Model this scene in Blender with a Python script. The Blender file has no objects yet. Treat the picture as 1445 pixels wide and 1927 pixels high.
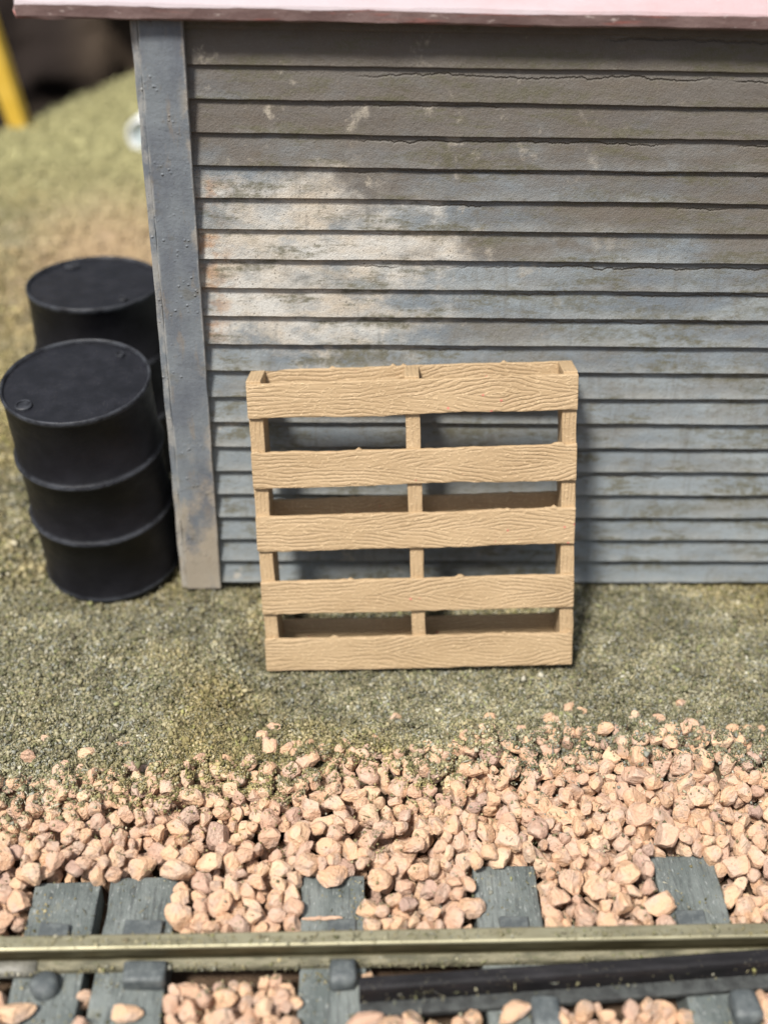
import bpy, bmesh, math, random
import numpy as np
from mathutils import Matrix, Vector, noise as mnoise

random.seed(7)
rng = np.random.default_rng(7)
scene = bpy.context.scene
COL = scene.collection
R = math.radians

# ------------------------------------------------------------------ camera
PITCH, YAW, ROLL = R(35.02), R(2.6165), R(1.632)
CAM = Vector((0.4868, -4.0367, 3.1712))
cp, sp, cy, sy = math.cos(PITCH), math.sin(PITCH), math.cos(YAW), math.sin(YAW)
fwd = Vector((sy * cp, cy * cp, -sp))
rgt = Vector((cy, -sy, 0.0))
upv = rgt.cross(fwd)
cr, sr = math.cos(ROLL), math.sin(ROLL)
right = rgt * cr + upv * sr
up = upv * cr - rgt * sr
cam_d = bpy.data.cameras.new("camera")
cam = bpy.data.objects.new("camera", cam_d)
COL.objects.link(cam)
cam.matrix_world = Matrix(((right.x, up.x, -fwd.x, CAM.x), (right.y, up.y, -fwd.y, CAM.y),
                           (right.z, up.z, -fwd.z, CAM.z), (0, 0, 0, 1)))
cam_d.sensor_fit = 'VERTICAL'
cam_d.sensor_height = 24.0
cam_d.lens = 2300 / 1927 * 24.0
cam_d.clip_start = 0.05
cam_d.clip_end = 500
cam_d.dof.use_dof = True
cam_d.dof.focus_distance = 4.2
cam_d.dof.aperture_fstop = cam_d.lens / 1000 / 0.076
scene.camera = cam

# ------------------------------------------------------------------ world and sun
SUN_EL, SUN_AZ = R(58), R(216)          # azimuth clockwise from +Y
world = bpy.data.worlds.new("World")
scene.world = world
world.use_nodes = True
wn = world.node_tree
wn.nodes.clear()
wo = wn.nodes.new("ShaderNodeOutputWorld")
wb = wn.nodes.new("ShaderNodeBackground")
sky = wn.nodes.new("ShaderNodeTexSky")
sky.sky_type = 'NISHITA'
sky.sun_disc = False
sky.sun_elevation = SUN_EL
sky.sun_rotation = SUN_AZ
hs = wn.nodes.new("ShaderNodeHueSaturation")
hs.inputs["Saturation"].default_value = 0.35
wn.links.new(sky.outputs[0], hs.inputs["Color"])
# the light falls mostly from overhead: the sky is dimmer towards the horizon
tcw = wn.nodes.new("ShaderNodeTexCoord")
sxyz = wn.nodes.new("ShaderNodeSeparateXYZ")
wn.links.new(tcw.outputs["Generated"], sxyz.inputs[0])
mr = wn.nodes.new("ShaderNodeMapRange")
mr.interpolation_type = 'SMOOTHSTEP'
for k, v in (("From Min", 0.0), ("From Max", 0.75), ("To Min", 0.12), ("To Max", 1.5)):
    mr.inputs[k].default_value = v
wn.links.new(sxyz.outputs[2], mr.inputs["Value"])
vm = wn.nodes.new("ShaderNodeVectorMath")
vm.operation = 'SCALE'
wn.links.new(hs.outputs[0], vm.inputs[0])
wn.links.new(mr.outputs["Result"], vm.inputs["Scale"])
wn.links.new(vm.outputs[0], wb.inputs[0])
wb.inputs[1].default_value = 0.10
wn.links.new(wb.outputs[0], wo.inputs[0])
sun_d = bpy.data.lights.new("sun", 'SUN')
sun_d.energy = 4.7
sun_d.angle = R(9.0)
sun_d.color = (1.0, 0.94, 0.86)
sun = bpy.data.objects.new("sun", sun_d)
COL.objects.link(sun)
sdir = Vector((math.sin(SUN_AZ) * math.cos(SUN_EL), math.cos(SUN_AZ) * math.cos(SUN_EL), math.sin(SUN_EL)))
sun.location = sdir * 12
sun.rotation_euler = sdir.to_track_quat('Z', 'Y').to_euler()
scene.view_settings.view_transform = 'Standard'
scene.view_settings.look = 'None'
scene.view_settings.gamma = 1.0
scene.view_settings.exposure = 0.4
scene.render.engine = 'CYCLES'
scene.cycles.max_bounces = 6


def project(P):
    """Pixel coordinates (of a 767 x 1024 frame) and depth of an array of points."""
    d = np.asarray(P) - np.array(CAM)
    z = d @ np.array(fwd)
    f = 2300 * 1024 / 1927
    return 383.5 + f * (d @ np.array(right)) / z, 512 - f * (d @ np.array(up)) / z, z


# ------------------------------------------------------------------ helpers
def link(name, mesh, mat=None, parent=None):
    o = bpy.data.objects.new(name, mesh)
    COL.objects.link(o)
    if mat is not None:
        for m in (mat if isinstance(mat, (list, tuple)) else [mat]):
            mesh.materials.append(m)
    if parent is not None:
        o.parent = parent
    return o


def from_bm(name, bm, mat=None, parent=None, smooth=False):
    me = bpy.data.meshes.new(name)
    bm.normal_update()
    bm.to_mesh(me)
    bm.free()
    if smooth:
        me.polygons.foreach_set("use_smooth", [True] * len(me.polygons))
    return link(name, me, mat, parent)


def from_np(name, V, F, mat=None, parent=None, smooth=False):
    """Mesh of N-gons that all have the same corner count."""
    me = bpy.data.meshes.new(name)
    V = np.asarray(V, dtype=np.float32)
    F = np.asarray(F, dtype=np.int32)
    n, k = F.shape
    me.vertices.add(len(V))
    me.vertices.foreach_set("co", V.ravel())
    me.loops.add(n * k)
    me.loops.foreach_set("vertex_index", F.ravel())
    me.polygons.add(n)
    me.polygons.foreach_set("loop_start", np.arange(n, dtype=np.int32) * k)
    me.polygons.foreach_set("use_smooth", np.full(n, smooth))
    me.update(calc_edges=True)
    return link(name, me, mat, parent)


def tag(o, label=None, cat=None, group=None, kind=None):
    if label:
        o["label"] = label
    if cat:
        o["category"] = cat
    if group:
        o["group"] = group
    if kind:
        o["kind"] = kind
    return o


def thing(name, loc=(0, 0, 0), **kw):
    o = bpy.data.objects.new(name, None)
    COL.objects.link(o)
    o.location = loc
    o.empty_display_size = 0.1
    return tag(o, **kw)


def jitter(bm, amp, scale, seed=0.0):
    for v in bm.verts:
        p = v.co * scale + Vector((seed, seed * 1.7, -seed))
        v.co += Vector((mnoise.noise(p), mnoise.noise(p + Vector((31, 0, 7))), mnoise.noise(p + Vector((0, 17, 53))))) * amp


def block(sx, sy, sz, bevel=0.004, seg=2, cuts=0, off=(0, 0, 0)):
    """Bevelled box; cuts = number of slices along its longest side."""
    bm = bmesh.new()
    bmesh.ops.create_cube(bm, size=1)
    for v in bm.verts:
        v.co = Vector((v.co.x * sx, v.co.y * sy, v.co.z * sz))
    if bevel > 0:
        bmesh.ops.bevel(bm, geom=list(bm.edges), offset=bevel, segments=seg, profile=0.6, affect='EDGES')
    if cuts:
        ax = max(range(3), key=lambda i: (sx, sy, sz)[i])
        L = (sx, sy, sz)[ax]
        no = Vector((0, 0, 0))
        no[ax] = 1
        for i in range(1, cuts):
            co = Vector((0, 0, 0))
            co[ax] = -L / 2 + L * i / cuts
            bmesh.ops.bisect_plane(bm, geom=list(bm.verts) + list(bm.edges) + list(bm.faces), plane_co=co, plane_no=no)
    if off != (0, 0, 0):
        for v in bm.verts:
            v.co += Vector(off)
    return bm


def lathe(profile, n=64):
    bm = bmesh.new()
    rings = []
    for r, z in profile:
        if r < 1e-6:
            rings.append([bm.verts.new((0, 0, z))])
        else:
            rings.append([bm.verts.new((r * math.cos(2 * math.pi * i / n), r * math.sin(2 * math.pi * i / n), z)) for i in range(n)])
    for a, b in zip(rings, rings[1:]):
        for i in range(n):
            j = (i + 1) % n
            if len(a) == 1:
                bm.faces.new((a[0], b[j], b[i])) if len(b) > 1 else None
            elif len(b) == 1:
                bm.faces.new((a[i], a[j], b[0]))
            else:
                bm.faces.new((a[i], a[j], b[j], b[i]))
    bmesh.ops.recalc_face_normals(bm, faces=list(bm.faces))
    return bm


# ------------------------------------------------------------------ material nodes
class Mat:
    def __init__(self, name, rough=0.7, spec=0.3, metal=0.0):
        self.m = bpy.data.materials.new(name)
        self.m.use_nodes = True
        self.t = self.m.node_tree
        self.b = self.t.nodes["Principled BSDF"]
        self.b.inputs["Roughness"].default_value = rough
        self.b.inputs["Specular IOR Level"].default_value = spec
        self.b.inputs["Metallic"].default_value = metal
        self.tc = None

    def n(self, typ, **kw):
        x = self.t.nodes.new(typ)
        for k, v in kw.items():
            setattr(x, k, v)
        return x

    def put(self, sock, v):
        if hasattr(v, "is_linked") or isinstance(v, bpy.types.NodeSocket):
            self.t.links.new(v, sock)
        elif isinstance(v, (tuple, list)) and len(v) == 3 and len(sock.default_value) == 4:
            sock.default_value = (*v, 1)
        else:
            sock.default_value = v

    def obj(self):
        if self.tc is None:
            self.tc = self.n("ShaderNodeTexCoord")
        return self.tc.outputs["Object"]

    def scaled(self, s, vec=None):
        x = self.n("ShaderNodeVectorMath", operation='MULTIPLY')
        self.put(x.inputs[0], vec or self.obj())
        x.inputs[1].default_value = s if isinstance(s, (tuple, list)) else (s, s, s)
        return x.outputs[0]

    def xyz(self, vec=None):
        x = self.n("ShaderNodeSeparateXYZ")
        self.put(x.inputs[0], vec or self.obj())
        return x.outputs

    def noise(self, s=(1, 1, 1), detail=4, rough=0.55, vec=None, dist=0.0):
        x = self.n("ShaderNodeTexNoise")
        self.put(x.inputs["Vector"], self.scaled(s, vec))
        x.inputs["Scale"].default_value = 1
        x.inputs["Detail"].default_value = detail
        x.inputs["Roughness"].default_value = rough
        x.inputs["Distortion"].default_value = dist
        return x.outputs["Fac"]

    def voro(self, s=1.0, out="Distance", vec=None, rand=1.0):
        x = self.n("ShaderNodeTexVoronoi")
        self.put(x.inputs["Vector"], self.scaled(s, vec))
        x.inputs["Scale"].default_value = 1
        x.inputs["Randomness"].default_value = rand
        return x.outputs[out]

    def math(self, op, a, b=0.0, c=None, clamp=False):
        x = self.n("ShaderNodeMath", operation=op, use_clamp=clamp)
        self.put(x.inputs[0], a)
        self.put(x.inputs[1], b)
        if c is not None:
            self.put(x.inputs[2], c)
        return x.outputs[0]

    def step(self, v, a, b, lo=0.0, hi=1.0):
        x = self.n("ShaderNodeMapRange", interpolation_type='SMOOTHSTEP')
        self.put(x.inputs["Value"], v)
        for k, q in (("From Min", a), ("From Max", b), ("To Min", lo), ("To Max", hi)):
            self.put(x.inputs[k], q)
        return x.outputs["Result"]

    def mix(self, f, a, b, blend='MIX'):
        x = self.n("ShaderNodeMix", data_type='RGBA', blend_type=blend)
        self.put(x.inputs[0], f)
        self.put(x.inputs[6], a)
        self.put(x.inputs[7], b)
        return x.outputs[2]

    def bump(self, h, strength=0.4, dist=0.01, normal=None):
        x = self.n("ShaderNodeBump")
        x.inputs["Strength"].default_value = strength
        x.inputs["Distance"].default_value = dist
        self.put(x.inputs["Height"], h)
        if normal is not None:
            self.put(x.inputs["Normal"], normal)
        self.t.links.new(x.outputs[0], self.b.inputs["Normal"])
        return x.outputs[0]

    def color(self, c):
        self.put(self.b.inputs["Base Color"], c)

    def rough(self, r):
        self.put(self.b.inputs["Roughness"], r)


# --- weathered painted clapboards: object x along the wall, z up
SP = 0.11


def mat_siding():
    M = Mat("weathered_grey_siding", 0.62, 0.35)
    X, Y, Z = M.xyz()
    board = M.math('FLOOR', M.math('DIVIDE', Z, SP))
    frac = M.math('FRACT', M.math('DIVIDE', Z, SP))
    per = M.n("ShaderNodeTexWhiteNoise", noise_dimensions='1D')
    M.put(per.inputs["W"], board)
    pv = per.outputs["Value"]
    # coordinates shifted board by board, so stains break at each lap
    cmb = M.n("ShaderNodeCombineXYZ")
    M.put(cmb.inputs[0], M.math('ADD', X, M.math('MULTIPLY', pv, 0.16)))
    M.put(cmb.inputs[1], M.math('MULTIPLY', board, 3.7))
    M.put(cmb.inputs[2], Z)
    bv = cmb.outputs[0]
    big = M.noise((2.2, 1, 5), 5, 0.6, bv)
    c = M.mix(M.step(big, 0.32, 0.7), (0.142, 0.168, 0.194), (0.238, 0.272, 0.294))
    c = M.mix(M.math('MULTIPLY', M.step(M.noise((9, 3, 16), 5, 0.65), 0.45, 0.75), 0.45), c, (0.165, 0.16, 0.14))
    c = M.mix(M.math('MULTIPLY', M.step(M.noise((1.3, 1, 3.2), 6, 0.68, bv), 0.48, 0.66), 0.62), c, (0.175, 0.155, 0.125))
    c = M.mix(M.math('MULTIPLY', M.step(M.noise((2.1, 3, 6), 6, 0.7, bv), 0.56, 0.72), 0.6), c, (0.30, 0.33, 0.335))
    lowl = M.step(Z, 1.3, 0.5)
    c = M.mix(M.math('MULTIPLY', lowl, 0.35), c, (0.26, 0.295, 0.305))
    mid = M.step(M.noise((16, 5, 26), 6, 0.72, bv), 0.5, 0.68)
    c = M.mix(M.math('MULTIPLY', mid, 0.62), c, (0.13, 0.122, 0.098))
    lip = M.math('MULTIPLY', M.step(frac, 0.42, 0.05), M.step(M.noise((7, 4, 2), 5, 0.65, bv), 0.30, 0.62))  # lighter lower board edges: highlight of the lap put into the colour
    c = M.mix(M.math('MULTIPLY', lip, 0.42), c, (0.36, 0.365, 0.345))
    # brown wash towards the eave and the right
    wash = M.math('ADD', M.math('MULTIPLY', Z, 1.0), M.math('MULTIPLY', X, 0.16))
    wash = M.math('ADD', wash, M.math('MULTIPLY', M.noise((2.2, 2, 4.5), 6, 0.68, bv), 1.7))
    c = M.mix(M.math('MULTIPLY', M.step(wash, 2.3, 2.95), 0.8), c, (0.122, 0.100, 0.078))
    # pale patch where the paint has worn through to cream primer
    dx = M.math('DIVIDE', M.math('SUBTRACT', X, 0.36), 0.58)
    dz = M.math('DIVIDE', M.math('SUBTRACT', Z, 1.40), 0.40)
    q = M.math('SUBTRACT', 0.95, M.math('ADD', M.math('MULTIPLY', dx, dx), M.math('MULTIPLY', dz, dz)))
    q = M.math('ADD', q, M.math('MULTIPLY', M.math('SUBTRACT', M.noise((4.6, 1, 7), 6, 0.66, bv), 0.5), 3.4))
    q = M.math('ADD', q, M.math('MULTIPLY', M.math('SUBTRACT', pv, 0.5), 0.5))
    pale = M.math('MULTIPLY', M.step(q, -0.1, 0.85), M.step(M.noise((9, 3, 15), 6, 0.7, bv), 0.30, 0.55, 0.45, 1.0))
    cream = M.mix(M.step(M.noise((5, 2, 11), 4, 0.6, bv), 0.35, 0.65), (0.50, 0.44, 0.355), (0.55, 0.54, 0.505))
    cream = M.mix(M.math('MULTIPLY', M.step(X, 0.16, 0.02), M.step(M.noise((14, 2, 18), 3), 0.42, 0.62)), cream, (0.42, 0.26, 0.15))
    c = M.mix(M.math('MULTIPLY', pale, 0.86), c, cream)
    # a few scattered small worn flecks elsewhere
    fleck = M.math('MULTIPLY', M.step(M.noise((10, 2, 9), 5, 0.65, bv), 0.60, 0.70), M.step(X, 2.2, 0.2))
    c = M.mix(M.math('MULTIPLY', fleck, 0.55), c, (0.50, 0.45, 0.37))
    # vertical run marks and olive grime
    run = M.step(M.noise((26, 3, 3.5), 4, 0.6, bv), 0.55, 0.72)
    c = M.mix(M.math('MULTIPLY', run, 0.35), c, (0.12, 0.115, 0.10))
    olive = M.step(M.noise((2.6, 2, 12), 7, 0.74), 0.50, 0.60)
    olive = M.math('MAXIMUM', olive, M.math('MULTIPLY', M.step(M.noise((1.7, 4, 7), 6, 0.72, bv), 0.5, 0.68), M.step(X, 0.5, 1.2)))
    olive = M.math('MULTIPLY', olive, M.step(M.noise((30, 6, 40), 3, 0.7), 0.3, 0.6))
    c = M.mix(M.math('MULTIPLY', olive, 0.8), c, (0.110, 0.104, 0.066))
    # dark specks
    sp1 = M.step(M.voro((64, 40, 58)), 0.26, 0.13)
    spm = M.math('ADD', M.math('MULTIPLY', pale, 0.8), M.math('MULTIPLY', M.step(M.noise((4, 2, 5), 3), 0.45, 0.7), 0.35), clamp=True)
    sp1 = M.math('MULTIPLY', M.math('MULTIPLY', sp1, spm), M.step(M.noise((40, 11, 40), 2), 0.42, 0.55))
    c = M.mix(M.math('MULTIPLY', sp1, 0.75), c, (0.075, 0.07, 0.06))
    # bright grains
    g = M.step(M.voro((120, 90, 120)), 0.15, 0.06)
    c = M.mix(M.math('MULTIPLY', g, 0.35), c, (0.55, 0.54, 0.50))
    # jagged edges of the flaked paint film under the laps
    jag = M.math('ADD', M.noise((7, 1, 0.2), 6, 0.72, bv), M.math('MULTIPLY', pv, 0.22))
    lev = M.math('ADD', 0.48, M.math('MULTIPLY', jag, 0.55))
    dist = M.math('ABSOLUTE', M.math('SUBTRACT', frac, lev))
    crack = M.step(dist, 0.045, 0.012)
    where = M.math('MULTIPLY', M.step(M.noise((1.6, 1, 0.3), 3, 0.5, bv), 0.47, 0.56), M.step(X, 0.35, 0.9))
    crack = M.math('MULTIPLY', crack, where)
    c = M.mix(M.math('MULTIPLY', crack, 0.6), c, (0.085, 0.08, 0.07))
    film = M.math('MULTIPLY', M.step(M.math('SUBTRACT', frac, lev), 0.0, 0.03), where)
    c = M.mix(M.math('MULTIPLY', film, 0.25), c, (0.20, 0.195, 0.185))
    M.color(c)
    h = M.math('ADD', M.math('MULTIPLY', M.noise((60, 60, 60), 4, 0.7), 0.6), M.math('MULTIPLY', M.noise((220, 220, 220), 2, 0.6), 0.35))
    h = M.math('SUBTRACT', h, M.math('MULTIPLY', crack, 0.7))
    h = M.math('ADD', h, M.math('MULTIPLY', film, 0.5))
    h = M.math('ADD', h, M.math('MULTIPLY', g, 0.5))
    M.bump(h, 0.8, 0.007)
    M.rough(M.step(M.noise((20, 20, 20), 3), 0.3, 0.7, 0.48, 0.72))
    return M.m


def mat_trim():
    M = Mat("weathered_grey_trim", 0.58, 0.4)
    X, Y, Z = M.xyz()
    c = M.mix(M.step(M.noise((6, 6, 3), 5, 0.6), 0.35, 0.68), (0.115, 0.130, 0.155), (0.190, 0.215, 0.236))
    low = M.step(M.math('ADD', Z, M.math('MULTIPLY', M.noise((9, 9, 6), 5, 0.65), 2.2)), 1.75, 1.15)
    c = M.mix(M.math('MULTIPLY', low, 0.75), c, (0.40, 0.34, 0.255))
    edge = M.math('MULTIPLY', M.step(X, -0.035, 0.0), M.step(M.noise((10, 8, 8), 4, 0.6), 0.5, 0.62))
    c = M.mix(M.math('MULTIPLY', edge, 0.5), c, (0.40, 0.35, 0.28))
    c = M.mix(M.math('MULTIPLY', M.step(M.noise((10, 9, 12), 5, 0.7), 0.56, 0.7), 0.5), c, (0.14, 0.135, 0.11))
    wr = M.math('MULTIPLY', M.step(M.math('ABSOLUTE', M.math('ADD', X, 0.069)), 0.060, 0.070), M.step(M.noise((20, 20, 9), 5, 0.7), 0.38, 0.6))
    c = M.mix(M.math('MULTIPLY', wr, 0.6), c, (0.40, 0.39, 0.36))
    c = M.mix(M.math('MULTIPLY', M.step(M.noise((22, 22, 5), 6, 0.7), 0.54, 0.68), 0.45), c, (0.25, 0.20, 0.145))
    s = M.math('MULTIPLY', M.step(M.voro(85), 0.2, 0.1), M.step(M.noise(30, 2), 0.5, 0.6))
    c = M.mix(M.math('MULTIPLY', s, 0.7), c, (0.06, 0.06, 0.055))
    M.color(c)
    pim = M.math('MULTIPLY', M.step(M.voro(45), 0.3, 0.05), M.step(M.noise(12, 2), 0.5, 0.65))
    h = M.math('ADD', M.math('MULTIPLY', M.noise(70, 4, 0.7), 0.6), M.math('MULTIPLY', pim, 1.0))
    M.bump(h, 0.55, 0.007)
    return M.m


def mat_roof(fascia=False):
    M = Mat("brown_roof_edge" if fascia else "faded_pink_roof", 0.6, 0.3)
    X, Y, Z = M.xyz()
    if fascia:
        c = M.mix(M.step(M.noise((8, 8, 30), 5, 0.6), 0.35, 0.7), (0.13, 0.083, 0.078), (0.20, 0.14, 0.132))  # edge and underside browner and darker than the roof top
        r = M.math('MULTIPLY', M.step(M.noise((14, 14, 40), 4, 0.7), 0.6, 0.7), 0.6)
        c = M.mix(r, c, (0.55, 0.47, 0.44))
        c = M.mix(M.math('MULTIPLY', M.step(M.noise((5, 5, 60), 3, 0.6), 0.55, 0.7), 0.6), c, (0.30, 0.10, 0.08))
    else:
        pink = M.step(M.math('ADD', M.math('MULTIPLY', X, 0.22), M.noise((3, 5, 5), 5, 0.6)), 0.5, 1.05)
        c = M.mix(pink, (0.42, 0.365, 0.385), (0.42, 0.29, 0.295))
        c = M.mix(M.math('MULTIPLY', M.step(M.noise((22, 60, 22), 4, 0.7), 0.6, 0.72), 0.5), c, (0.48, 0.46, 0.47))
    M.color(c)
    M.bump(M.noise(60, 4, 0.7), 0.4, 0.006)
    return M.m


def mat_wood(along='x'):
    """Moulded tan boards with an embossed cathedral grain."""
    M = Mat("tan_moulded_wood_" + along, 0.55, 0.35)
    info = M.n("ShaderNodeObjectInfo")
    rnd = info.outputs["Random"]
    X, Y, Z = M.xyz()
    u, v = (X, Z) if along == 'x' else (Z, X)
    sh = M.n("ShaderNodeVectorMath", operation='ADD')
    M.put(sh.inputs[0], M.obj())
    cmb = M.n("ShaderNodeCombineXYZ")
    M.put(cmb.inputs[1], M.math('MULTIPLY', rnd, 40.0))
    M.put(sh.inputs[1], cmb.outputs[0])
    vec = sh.outputs[0]
    s1 = (5, 5, 9) if along == 'x' else (9, 5, 5)
    s2 = (14, 14, 60) if along == 'x' else (60, 14, 14)
    wob = M.math('MULTIPLY', M.math('SUBTRACT', M.noise(s1, 3, 0.5, vec), 0.5), 4.2)
    fine = M.math('MULTIPLY', M.math('SUBTRACT', M.noise(s2, 3, 0.6, vec), 0.5), 1.0)
    if along == 'x':
        u0 = M.math('ADD', 0.30, M.math('MULTIPLY', M.math('SUBTRACT', rnd, 0.5), 0.10))
        du = M.math('ABSOLUTE', M.math('SUBTRACT', u, u0))
        du = M.math('SQRT', M.math('ADD', M.math('MULTIPLY', du, du), 0.0004))
        du = M.math('MULTIPLY', M.math('MINIMUM', du, 0.48), 15.0)
        dv = M.math('MULTIPLY', M.math('ABSOLUTE', M.math('ADD', v, M.math('MULTIPLY', fine, 0.004))), 80.0)
        F = M.math('ADD', M.math('ADD', du, dv), wob)
        F = M.math('ADD', F, fine)
    else:
        F = M.math('ADD', M.math('MULTIPLY', v, 80.0), M.math('ADD', wob, fine))
    wv = M.math('SINE', M.math('MULTIPLY', F, 5.0))
    ridge = M.step(wv, -0.2, 0.95)
    patch = M.step(M.noise((6, 6, 14), 3, 0.6, vec), 0.36, 0.64, 0.12, 1.0)
    groove = M.math('MULTIPLY', ridge, patch)
    c = M.mix(M.step(M.noise((4, 4, 7), 4, 0.6, vec), 0.3, 0.7), (0.375, 0.268, 0.155), (0.435, 0.318, 0.190))
    c = M.mix(M.math('MULTIPLY', groove, 0.11), c, (0.35, 0.22, 0.11))
    lump = M.step(M.noise((70, 70, 90), 3, 0.6, vec), 0.5, 0.72)
    c = M.mix(M.math('MULTIPLY', lump, 0.35), c, (0.70, 0.53, 0.32))
    red = M.math('MULTIPLY', M.step(M.voro(22, vec=vec), 0.14, 0.07), M.step(M.noise((2.3, 2.3, 2.3), 2, vec=vec), 0.57, 0.6))
    c = M.mix(M.math('MULTIPLY', red, 0.75), c, (0.55, 0.13, 0.12))
    M.color(c)
    h = M.math('SUBTRACT', M.math('MULTIPLY', lump, 0.7), M.math('MULTIPLY', groove, 1.0))
    h = M.math('ADD', h, M.math('MULTIPLY', M.noise((160, 160, 160), 2, 0.6, vec), 0.3))
    M.bump(h, 0.55, 0.0045)
    return M.m


def mat_drum():
    M = Mat("black_drum_paint", 0.5, 0.22)
    c = M.mix(M.step(M.noise((7, 7, 7), 4, 0.6), 0.35, 0.7), (0.006, 0.006, 0.008), (0.010, 0.010, 0.013))
    Z = M.xyz()[2]
    worn = None
    for hz in (0.315, 0.600, 0.004, 0.895):
        k = M.step(M.math('ABSOLUTE', M.math('SUBTRACT', Z, hz)), 0.022, 0.006)
        worn = k if worn is None else M.math('MAXIMUM', worn, k)
    worn = M.math('MULTIPLY', worn, M.step(M.noise((14, 14, 30), 5, 0.7), 0.28, 0.68))  # hoops and rims paled: wear, with hoop highlights put into the colour
    c = M.mix(M.math('MULTIPLY', worn, 0.75), c, (0.060, 0.066, 0.078))
    d = M.math('MULTIPLY', M.step(M.voro(120), 0.12, 0.05), M.step(M.noise(9, 2), 0.45, 0.6))
    c = M.mix(M.math('MULTIPLY', d, 0.4), c, (0.16, 0.15, 0.14))
    M.color(c)
    M.rough(M.step(M.noise((11, 11, 20), 4, 0.65), 0.3, 0.7, 0.38, 0.52))
    M.bump(M.math('ADD', M.noise(150, 3, 0.6), M.noise(22, 3, 0.5)), 0.22, 0.004)
    return M.m


def mat_lid():
    M = Mat("dusty_black_lid", 0.45, 0.3)
    c = M.mix(M.step(M.noise((9, 9, 9), 5, 0.65), 0.35, 0.7), (0.006, 0.0065, 0.009), (0.013, 0.0135, 0.018))
    d = M.math('MULTIPLY', M.step(M.voro(110), 0.16, 0.06), M.step(M.noise(9, 2), 0.4, 0.6))
    c = M.mix(M.math('MULTIPLY', d, 0.5), c, (0.20, 0.19, 0.17))
    M.color(c)
    M.bump(M.math('ADD', M.noise(150, 3, 0.6), M.noise(22, 3, 0.5)), 0.3, 0.004)
    return M.m


def mat_tie():
    M = Mat("dark_grey_tie", 0.62, 0.45)
    info = M.n("ShaderNodeObjectInfo")
    add = M.n("ShaderNodeVectorMath", operation='ADD')
    M.put(add.inputs[0], M.obj())
    cmb = M.n("ShaderNodeCombineXYZ")
    M.put(cmb.inputs[0], M.math('MULTIPLY', info.outputs["Random"], 30))
    M.put(add.inputs[1], cmb.outputs[0])
    vec = add.outputs[0]
    grain = M.noise((95, 9, 40), 5, 0.7, vec)
    c = M.mix(M.step(M.noise((8, 5, 8), 5, 0.6, vec), 0.35, 0.65), (0.100, 0.118, 0.114), (0.180, 0.202, 0.194))
    c = M.mix(M.math('MULTIPLY', M.step(grain, 0.5, 0.66), 0.55), c, (0.034, 0.037, 0.039))
    chip = M.step(M.noise((120, 40, 60), 2, 0.6, vec), 0.625, 0.68)
    c = M.mix(M.math('MULTIPLY', chip, 0.6), c, (0.36, 0.38, 0.37))
    dust = M.math('MULTIPLY', M.step(M.noise((16, 16, 16), 5, 0.7, vec), 0.58, 0.7), 0.5)
    c = M.mix(dust, c, (0.20, 0.20, 0.15))
    M.color(c)
    h = M.math('ADD', M.math('MULTIPLY', grain, 1.0), M.math('MULTIPLY', M.noise((160, 60, 60), 2, 0.6, vec), 0.5))
    M.bump(h, 0.9, 0.008)
    return M.m


def mat_clip():
    M = Mat("dark_slate_plastic", 0.55, 0.45)
    c = M.mix(M.step(M.noise((30, 30, 30), 4, 0.65), 0.4, 0.66), (0.064, 0.075, 0.079), (0.115, 0.130, 0.131))
    c = M.mix(M.math('MULTIPLY', M.step(M.voro(110), 0.16, 0.07), 0.6), c, (0.36, 0.37, 0.36))
    M.color(c)
    M.bump(M.noise(120, 3, 0.65), 0.5, 0.004)
    return M.m


def mat_rail_side():
    M = Mat("tarnished_shaded_rail_side", 0.42, 0.4, 0.55)
    c = M.mix(M.step(M.noise((6, 30, 30), 5, 0.65), 0.35, 0.65), (0.060, 0.052, 0.028), (0.115, 0.102, 0.058))  # tarnish of the rail sides, with their shade put into the colour
    M.color(c)
    M.bump(M.noise((20, 120, 120), 3, 0.6), 0.15, 0.003)
    return M.m


def mat_rail(dusty=False):
    M = Mat("dusty_rail_foot" if dusty else "worn_nickel_rail", 0.38, 0.5, 0.0 if dusty else 0.8)
    if dusty:
        c = M.mix(M.step(M.noise((9, 30, 30), 5, 0.65), 0.38, 0.62), (0.19, 0.175, 0.115), (0.075, 0.072, 0.045))
        c = M.mix(M.step(M.noise((26, 60, 60), 4, 0.7), 0.56, 0.68), c, (0.10, 0.105, 0.055))
        M.rough(0.75)
        M.color(c)
        M.bump(M.noise(120, 3, 0.7), 0.5, 0.005)
    else:
        scr = M.noise((3, 160, 160), 3, 0.6)
        c = M.mix(M.step(M.noise((5, 20, 20), 5, 0.65), 0.35, 0.65), (0.29, 0.27, 0.18), (0.39, 0.37, 0.255))
        c = M.mix(M.math('MULTIPLY', M.step(M.noise((40, 60, 60), 4, 0.7), 0.58, 0.7), 0.45), c, (0.20, 0.18, 0.10))
        M.color(c)
        M.rough(M.step(scr, 0.3, 0.7, 0.5, 0.66))
        M.bump(M.math('ADD', scr, M.noise((60, 90, 90), 2)), 0.12, 0.003)
    return M.m


def mat_guard():
    M = Mat("black_guard_rail_plastic", 0.5, 0.25)
    c = M.mix(M.step(M.noise((6, 30, 30), 4, 0.6), 0.35, 0.7), (0.009, 0.0085, 0.0095), (0.018, 0.017, 0.019))
    d = M.math('MULTIPLY', M.step(M.voro((90, 90, 60)), 0.2, 0.08), M.step(M.noise((5, 14, 14), 4, 0.7), 0.44, 0.6))
    c = M.mix(M.math('MULTIPLY', d, 0.7), c, (0.24, 0.22, 0.16))
    M.color(c)
    M.bump(M.math('ADD', M.noise((50, 90, 90), 3, 0.6), d), 0.3, 0.004)
    return M.m


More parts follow.
